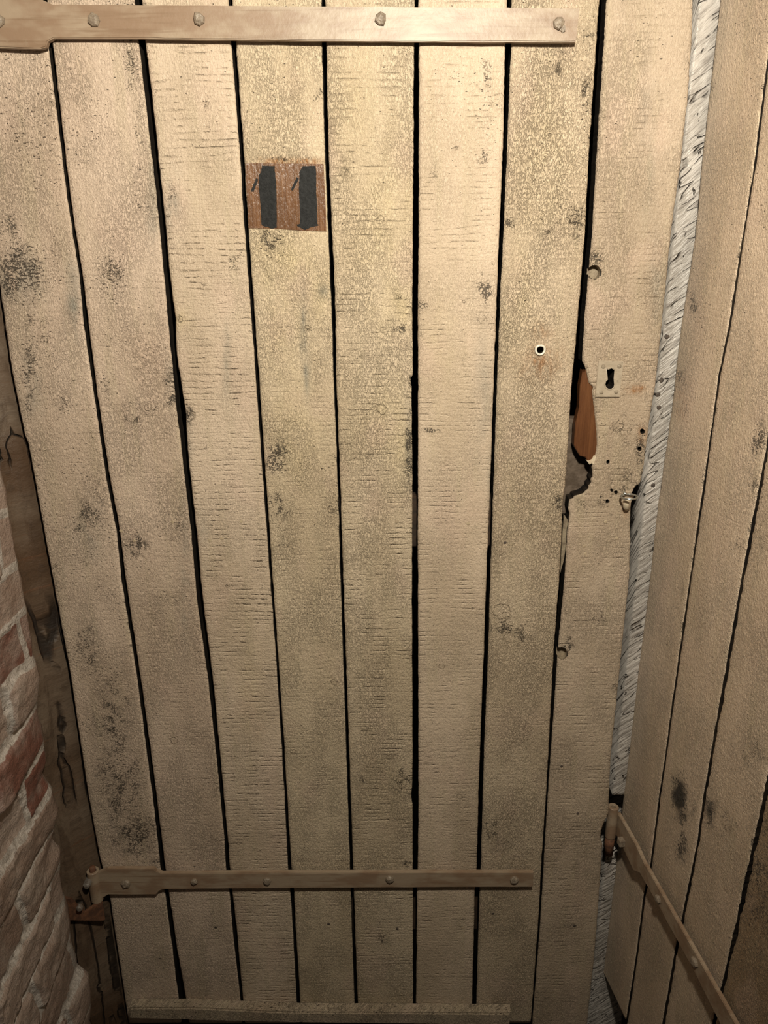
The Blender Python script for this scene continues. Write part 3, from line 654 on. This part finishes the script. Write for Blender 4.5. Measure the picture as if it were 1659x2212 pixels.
# ------------------------------------------------------------------ THE SIDE DOOR ON THE RIGHT
RA = [(150, 1653, 1657), (350, 1628, 1632), (525, 1600, 1604), (700, 1573, 1577), (808, 1551, 1555), (1040, 1519, 1523), (1239, 1490, 1494), (1550, 1446, 1450), (1637, 1435, 1438), (1720, 1422, 1426), (1864, 1404, 1408), (1936, 1389, 1393), (2074, 1371, 1375), (2212, 1350, 1354)]
RB = [(956, 1655, 1661), (1070, 1634, 1640), (1239, 1602, 1608), (1550, 1547, 1553), (1744, 1514, 1519), (1810, 1506, 1511), (1981, 1472, 1477), (2047, 1458, 1463), (2212, 1429, 1435)]
RC = [(1640, 1664, 1674), (1685, 1655, 1665), (1888, 1610, 1620), (2000, 1586, 1595), (2130, 1557, 1563), (2212, 1538, 1546)]
RD = [(0, 2240), (1000, 1940), (2212, 1655)]
R0 = [(0, 1555), (200, 1532), (350, 1515), (500, 1502), (700, 1471), (850, 1454), (1000, 1433), (1125, 1416), (1249, 1403), (1550, 1366), (1717, 1347), (1867, 1329), (2053, 1308), (2095, 1302)]
zbot = SIDE.at(1302, 2096).z
sb = SIDE.at(1400, 1500); sb.z = zbot
side = root('door_2', sb, 'sooty plank door at right angles on the far right, one slanting strap', 'door', 'structure')
def clip(P):
    return Vector((P.x, P.y, max(P.z, zbot)))
def side_bot(edge):        # the pixel row where this edge meets the bottom of the door
    y = 1900.0
    while SIDE.at(lerp_edge(edge, y), y).z > zbot and y < 3400: y += 2
    return y
SS = [
 dict(l=R0, r=Rt(RA), dirt=[(1465, 830, 20, 50, .7), (1475, 880, 16, 30, .5), (1530, 200, 30, 60, .4), (1430, 1170, 20, 20, .5), (1500, 660, 14, 30, .6), (1480, 1280, 20, 20, .4)], rust=[(1470, 860, 16, 50, .4)]),
 dict(l=Lf(RA), r=Rt(RB), dirt=[(1470, 1725, 20, 48, 1.0), (1468, 1690, 16, 26, 1.0), (1475, 1760, 22, 26, .9), (1475, 1830, 16, 36, .85), (1640, 960, 16, 60, .8), (1625, 1040, 20, 40, .5), (1600, 1180, 20, 20, .5), (1500, 1740, 14, 40, .5)], soot=[(1469, 1722, 15, 46, 1.15), (1474, 1755, 20, 24, .7), (1476, 1835, 12, 30, .45)], tooth=[(1475, 1830, 20, 40, 1)]),
 dict(l=Lf(RB), r=Rt(RC), dirt=[(1535, 1755, 22, 36, .75), (1565, 1780, 40, 40, .45), (1645, 1170, 10, 20, .6), (1640, 1620, 30, 40, .5), (1630, 1640, 30, 40, .4)], soot=[(1535, 1750, 20, 36, .62), (1565, 1790, 40, 30, .4)]),
 dict(l=Lf(RC), r=RD, dirt=[(1640, 1900, 50, 200, .5)]),
]
for i, s in enumerate(SS):
    if i < 3: m = paint('cream_paint_on_side_plank' + '_abcd'[i + 1], 20 + i, 0.2, 0.6, 0.55, light=(0.62, 0.48, 0.355), dusk=(0.53, 0.405, 0.29))
    else: m = paint('thin_paint_on_rough_side_plank', 25, 0.1, 1.3, 0.9, light=(0.46, 0.33, 0.21), dusk=(0.34, 0.23, 0.14))
    bb = max(side_bot(s['l']), side_bot(s['r']))
    plank('plank', SIDE.off(0.0005 * (i % 2)), s['l'], s['r'], -420, bb, side, m, seed=30 + i, cols=18, dirt=s['dirt'], grey=s.get('grey', ()), rust=s.get('rust', ()), tooth=s.get('tooth', ()), soot=s.get('soot', ()), botfn=clip, edge_dirt=0.6, arris=0.0012, wob=0.0012 if i < 2 else 0.003)
sst = slab('strap_hinge', [(1325, 1752), (1334, 1756), (1374, 1826), (1392, 1866), (1396, 1872), (1589, 2212), (1642, 2306), (1607, 2300), (1556, 2212), (1499, 2098), (1424, 1960), (1382, 1886), (1368, 1880), (1346, 1833), (1342, 1820), (1334, 1808), (1325, 1800)], SIDE, 0.018, 0.006, STRAP, side, 0.0010, wob=0.0004, sub=0.02)
head('bolt', 1347, 1818, SIDE, 0.018, 0.0088, 0.010, BOLT, sst, sides=4, rot=0.78, rough=0.08, square=True, stem=0.006)
head('bolt', 1423, 1942, SIDE, 0.018, 0.0072, 0.006, BOLT, sst, sides=8, rough=0.2, stem=0.006)
head('bolt', 1502, 2078, SIDE, 0.018, 0.0078, 0.006, BOLT, sst, sides=8, rough=0.2, stem=0.006)
barrel('hinge_eye', HX, HY, h1.z, h0.z, 0.004, 0.0098, STRAP, sst)
LMs = bpy.data.materials['ledge_timber']
# ledges on the far side of the side door hold its planks
for (za, zb_) in ((0.28, 0.40), (1.72, 1.84)):
    base = base_of(side); bm = bmesh.new()
    e0 = Vector((corner.x, corner.y, 0)) - SIDE.n * 0.0275; e1 = e0 + (-SIDE.t if SIDE.t.y > 0 else SIDE.t) * 0.5
    o0 = -SIDE.n * 0.026; inset = (e1 - e0).normalized() * 0.05
    pp = [e0 + inset, e1, e1 + o0, e0 + inset + o0]
    lo = [bm.verts.new(p + Vector((0, 0, za)) - base) for p in pp]; hi = [bm.verts.new(p + Vector((0, 0, zb_)) - base) for p in pp]
    bm.faces.new(lo); bm.faces.new(hi)
    for k in range(4): bm.faces.new((lo[k], lo[(k + 1) % 4], hi[(k + 1) % 4], hi[k]))
    bmesh.ops.recalc_face_normals(bm, faces=bm.faces)
    me = bpy.data.meshes.new('back_ledge'); bm.to_mesh(me); bm.free(); link('back_ledge', me, [LMs], side)

# ------------------------------------------------------------------ HEWN DOOR POST ON THE LEFT
xd = DOOR.at(lerp_edge(DL, 1450), 1450).x
hp = Vector((xd - 0.06, 0.0, 0.0))
hpost = root('door_post', hp, 'dark brown hewn timber post between rubble wall and door', 'post')
def door_x(z):                      # the door's left edge at a height
    lo, hi = -420.0, 2500.0
    for _ in range(40):
        m_ = (lo + hi) / 2
        if DOOR.at(lerp_edge(DL, m_), m_).z > z: lo = m_
        else: hi = m_
    return DOOR.at(lerp_edge(DL, lo), lo).x
def hewn_post():
    base = base_of(hpost); bm = bmesh.new()
    sec = [(-0.004, 0.09), (-0.004, 0.055), (-0.005, 0.028), (-0.010, 0.012), (-0.018, 0.004), (-0.027, -0.002), (-0.034, -0.010), (-0.040, -0.022), (-0.047, -0.031), (-0.056, -0.036), (-0.068, -0.039), (-0.082, -0.040), (-0.096, -0.040), (-0.110, -0.038), (-0.124, -0.033), (-0.135, -0.022), (-0.14, 0.0), (-0.14, 0.09)]
    n = 230; z1 = 2.25; grid = []
    for r in range(n + 1):
        z = z1 * r / n; dx = door_x(z); ln = []
        for i, (sx, sy) in enumerate(sec):
            d = 0.004 * noise.noise((i * 0.35, z * 5, 2)) + 0.003 * noise.noise((i * 0.8, z * 14, 5)) + 0.0018 * noise.noise((i * 1.7, z * 40, 5))
            k = 0.25 if i < 4 else 1.0
            ln.append(bm.verts.new(Vector((dx + sx - abs(d) * 0.4 * k, sy + d * k, z)) - base))
        grid.append(ln)
    m = len(sec)
    for a, b in zip(grid, grid[1:]):
        for i in range(m):
            f = bm.faces.new((a[i], a[(i + 1) % m], b[(i + 1) % m], b[i])); f.smooth = True
    bm.faces.new(list(reversed(grid[0]))); bm.faces.new(grid[-1])
    bmesh.ops.recalc_face_normals(bm, faces=bm.faces)
    me = bpy.data.meshes.new('post_timber'); bm.to_mesh(me); bm.free()
    uv = me.uv_layers.new(name='UVMap')
    for lp in me.loops:
        v = me.vertices[lp.vertex_index].co + base; uv.data[lp.index].uv = (v.x - v.y, v.z)
    link('post_timber', me, [HEWN], hpost)
hewn_post()
# hinge bracket on the post with the pin that carries the lower hinge
def bracket():
    base = base_of(hpost); bm = bmesh.new()
    fr = DOOR.off(0.053)
    zt0, zb0 = fr.at(140, 1927).z, fr.at(150, 1986).z
    zt1, zb1 = fr.at(225, 1946).z, fr.at(225, 1988).z
    xL = KX - 0.100
    plan = [(xL, -0.051), (KX - 0.050, -0.051), (KX - 0.030, -0.048), (KX - 0.014, -0.038), (KX - 0.004, -0.026), (KX + 0.004, -0.020), (KX + 0.009, -0.0165), (KX + 0.0115, -0.0145)]
    R = []
    for i, (x, y) in enumerate(plan):
        f = (x - xL) / (KX + 0.0115 - xL)
        own = DOOR.off(-y); px_ = project((x, y, zt0))[0]
        zt = own.at(px_, 1926 + 22 * f).z; zb = own.at(px_, 1984 + 3 * f).z
        zt = min(zt, kb - 0.0008) if x > KX - 0.022 else zt
        if i == len(plan) - 1: zb += 0.005; zt -= 0.001
        R.append([bm.verts.new(Vector(v) - base) for v in ((x, y - 0.0025, zb), (x, y - 0.0025, zt), (x - 0.002, y + 0.003, zt), (x - 0.002, y + 0.003, zb))])
    for a, b in zip(R, R[1:]):
        for j in range(4): bm.faces.new((a[j], a[(j + 1) % 4], b[(j + 1) % 4], b[j]))
    bm.faces.new(R[0]); bm.faces.new(list(reversed(R[-1])))
    bmesh.ops.recalc_face_normals(bm, faces=bm.faces)
    me = bpy.data.meshes.new('hinge_bracket'); bm.to_mesh(me); bm.free()
    o = link('hinge_bracket', me, [RUST], hpost)
    head('bolt', 172, 1962, DOOR.off(0.0535), 0.0, 0.0055, 0.004, plain('grey_bolt_iron', (0.20, 0.18, 0.16), (0.13, 0.10, 0.08), (200, 200, 200), 0.45), o, sides=10, rough=0.25, stem=0.004)
    tube('hinge_pin', [Vector((KX, KY, kb - 0.02)), Vector((KX, KY, kt + 0.006)), Vector((KX, KY, kt + 0.009))], 0.0058, RUST, o, 14, radii=[0.0058, 0.0058, 0.004])
bracket()
head('nail', 188, 1912, DOOR.off(0.030), 0.0, 0.0062, 0.005, bpy.data.materials['grey_bolt_iron'], hpost, sides=9, rough=0.35, stem=0.02)

# ------------------------------------------------------------------ LEFT STONE AND BRICK WALL
EDGE = [(0, -190), (900, -28), (1027, 0), (1106, 17), (1185, 30), (1300, 52), (1363, 63), (1420, 70), (1440, 78), (1467, 85), (1500, 82), (1537, 78), (1570, 86), (1598, 93), (1630, 97), (1650, 98), (1668, 92), (1676, 89), (1692, 98), (1711, 111), (1740, 118), (1759, 124), (1785, 118), (1820, 109), (1832, 118), (1841, 130), (1870, 130), (1902, 128), (1925, 133), (1946, 139), (1989, 150), (2033, 152), (2070, 160), (2093, 165), (2100, 178), (2111, 191), (2140, 195), (2176, 196), (2212, 193)]
def left_wall():
    YE = -0.075; pl = Plane((0, YE, 0), (0, -1, 0))
    ztop = 2.25; dz = 0.004; nz = int(ztop / dz)
    tab = []
    y = -420.0
    while y < 2400:
        P = pl.at(lerp_edge(EDGE, y), y); tab.append((P.z, P.x)); y += 2
    tab.sort()
    def ex(z):
        if z <= tab[0][0]: return tab[0][1]
        lo, hi = 0, len(tab) - 1
        if z >= tab[-1][0]: return tab[-1][1]
        while hi - lo > 1:
            m = (lo + hi) // 2
            if tab[m][0] <= z: lo = m
            else: hi = m
        f = (z - tab[lo][0]) / (tab[hi][0] - tab[lo][0]); return tab[lo][1] + (tab[hi][1] - tab[lo][1]) * f
    xms = [sum(ex(iz * dz + 0.02 * k) for k in range(-8, 9)) / 17 - 0.003 for iz in range(nz + 1)]
    ss = [0.0]
    while ss[-1] < 1.3: ss.append(ss[-1] + (0.004 if ss[-1] < 0.5 else 0.02))
    verts, cols = [], []
    rnd = {}
    def tone(c, b):
        if (c, b) not in rnd:
            rr = random.Random(c * 977 + b * 131 + 5); rnd[(c, b)] = (rr.random(), 0.85 if rr.random() < 0.07 else rr.random() * 0.12, rr.uniform(-0.010, 0.008))
        return rnd[(c, b)]
    for iz in range(nz + 1):
        z = iz * dz; e = ex(z); xm = xms[iz]
        for s in ss:
            wz = z + 0.012 * noise.noise((s * 7, z * 9, 1)) + 0.004 * noise.noise((s * 30, z * 30, 2)); ws = s + 0.02 * noise.noise((s * 8, z * 8, 6)) + 0.005 * noise.noise((s * 35, z * 35, 6))
            c = math.floor(wz / 0.082); fz = wz / 0.082 - c
            sh = ws + (0.11 if c % 2 else 0.0) + 0.05 * math.sin(c * 7.1); b = math.floor(sh / 0.225); fs = sh / 0.225 - b
            dmor = min(min(fz, 1 - fz) * 0.082, min(fs, 1 - fs) * 0.225)
            br = max(0.0, min(1.0, (dmor - 0.005) / 0.005)); tn = tone(c, b)
            d = br * (0.006 + tn[2]) + 0.007 * noise.noise((s * 9, z * 12, 9)) + 0.0035 * noise.noise((s * 35, z * 50, 4)) + (0.0045 - 0.003 * br) * noise.noise((s * 120, z * 120, 4)) + (0.004 - 0.003 * br) * noise.noise((s * 70, z * 70, 14))
            k = math.exp(-(s / 0.05) ** 2)
            x = (xm + d + s * 0.02) * (1 - k) + (e + 0.25 * d * (1 - math.exp(-s / 0.008))) * k
            verts.append((x, YE - s, z)); cols.append((br, tn[0], tn[1], 1))
    m = len(ss); faces = []
    for iz in range(nz):
        for i in range(m - 1):
            a = iz * m + i; faces.append((a, a + 1, a + m + 1, a + m))
    # the broken end turns back into the wall
    n0 = len(verts); dep = [(0.004, 0.012), (0.02, 0.02), (0.06, 0.026), (0.14, 0.028), (0.30, 0.028)]
    for iz in range(nz + 1):
        z = iz * dz; e = ex(z)
        for (bx, by) in dep:
            verts.append((e - bx + 0.003 * noise.noise((bx * 40, z * 40, 1)), YE + by + 0.005 * noise.noise((bx * 30, z * 30, 3)) , z)); cols.append((0.5, 0.4, 0.1, 1))
    k = len(dep)
    for iz in range(nz):
        a, b = iz * m, (iz + 1) * m; p, q_ = n0 + iz * k, n0 + (iz + 1) * k
        faces.append((a, b, q_, p))
        for j in range(k - 1): faces.append((p + j, q_ + j, q_ + j + 1, p + j + 1))
    me = bpy.data.meshes.new('wall_left'); me.from_pydata(verts, [], faces)
    ca = me.color_attributes.new('brick', 'FLOAT_COLOR', 'POINT')
    for i, c in enumerate(cols): ca.data[i].color = c
    for p in me.polygons: p.use_smooth = True
    o = link('wall_left', me, [MASON])
    o['kind'] = 'structure'; o['label'] = 'rough grey and pink brick and rubble wall on the left with ragged end'; o['category'] = 'wall'
left_wall()

# ------------------------------------------------------------------ FLOOR, BACK WALL, LAMP
fl = box('floor', (-1.2, -2.6, -0.05), (1.4, 1.0, 0.0), FLOORM)
fl['kind'] = 'structure'; fl['label'] = 'dark dusty cellar floor below the doors'; fl['category'] = 'floor'
bk = box('wall_back', (-1.2, 1.0, -0.05), (1.4, 1.05, 2.4), BLACK)  # unseen wall added to block light, near-black so the door gaps stay dark
bk['kind'] = 'structure'; bk['label'] = 'unseen black wall added behind the plank door to block light'; bk['category'] = 'wall'

ld = bpy.data.lights.new('cellar_bulb', 'SPOT'); ld.energy = 84.0; ld.spot_size = math.radians(178); ld.spot_blend = 1.0; ld.color = (1.0, 0.93, 0.775); ld.shadow_soft_size = 0.035
lo = bpy.data.objects.new('cellar_bulb', ld); COL.objects.link(lo); lo.location = (0.11, -0.96, 2.02); lo.rotation_euler = (math.radians(90 - 10), 0, 0)
w = bpy.data.worlds.new('world'); S.world = w; w.use_nodes = True
w.node_tree.nodes['Background'].inputs[0].default_value = (1.0, 0.92, 0.78, 1); w.node_tree.nodes['Background'].inputs[1].default_value = 0.012
S.view_settings.view_transform = 'Standard'; S.view_settings.look = 'None'; S.view_settings.gamma = 1.0
S.view_settings.exposure = 0.0; S.view_settings.use_curve_mapping = False
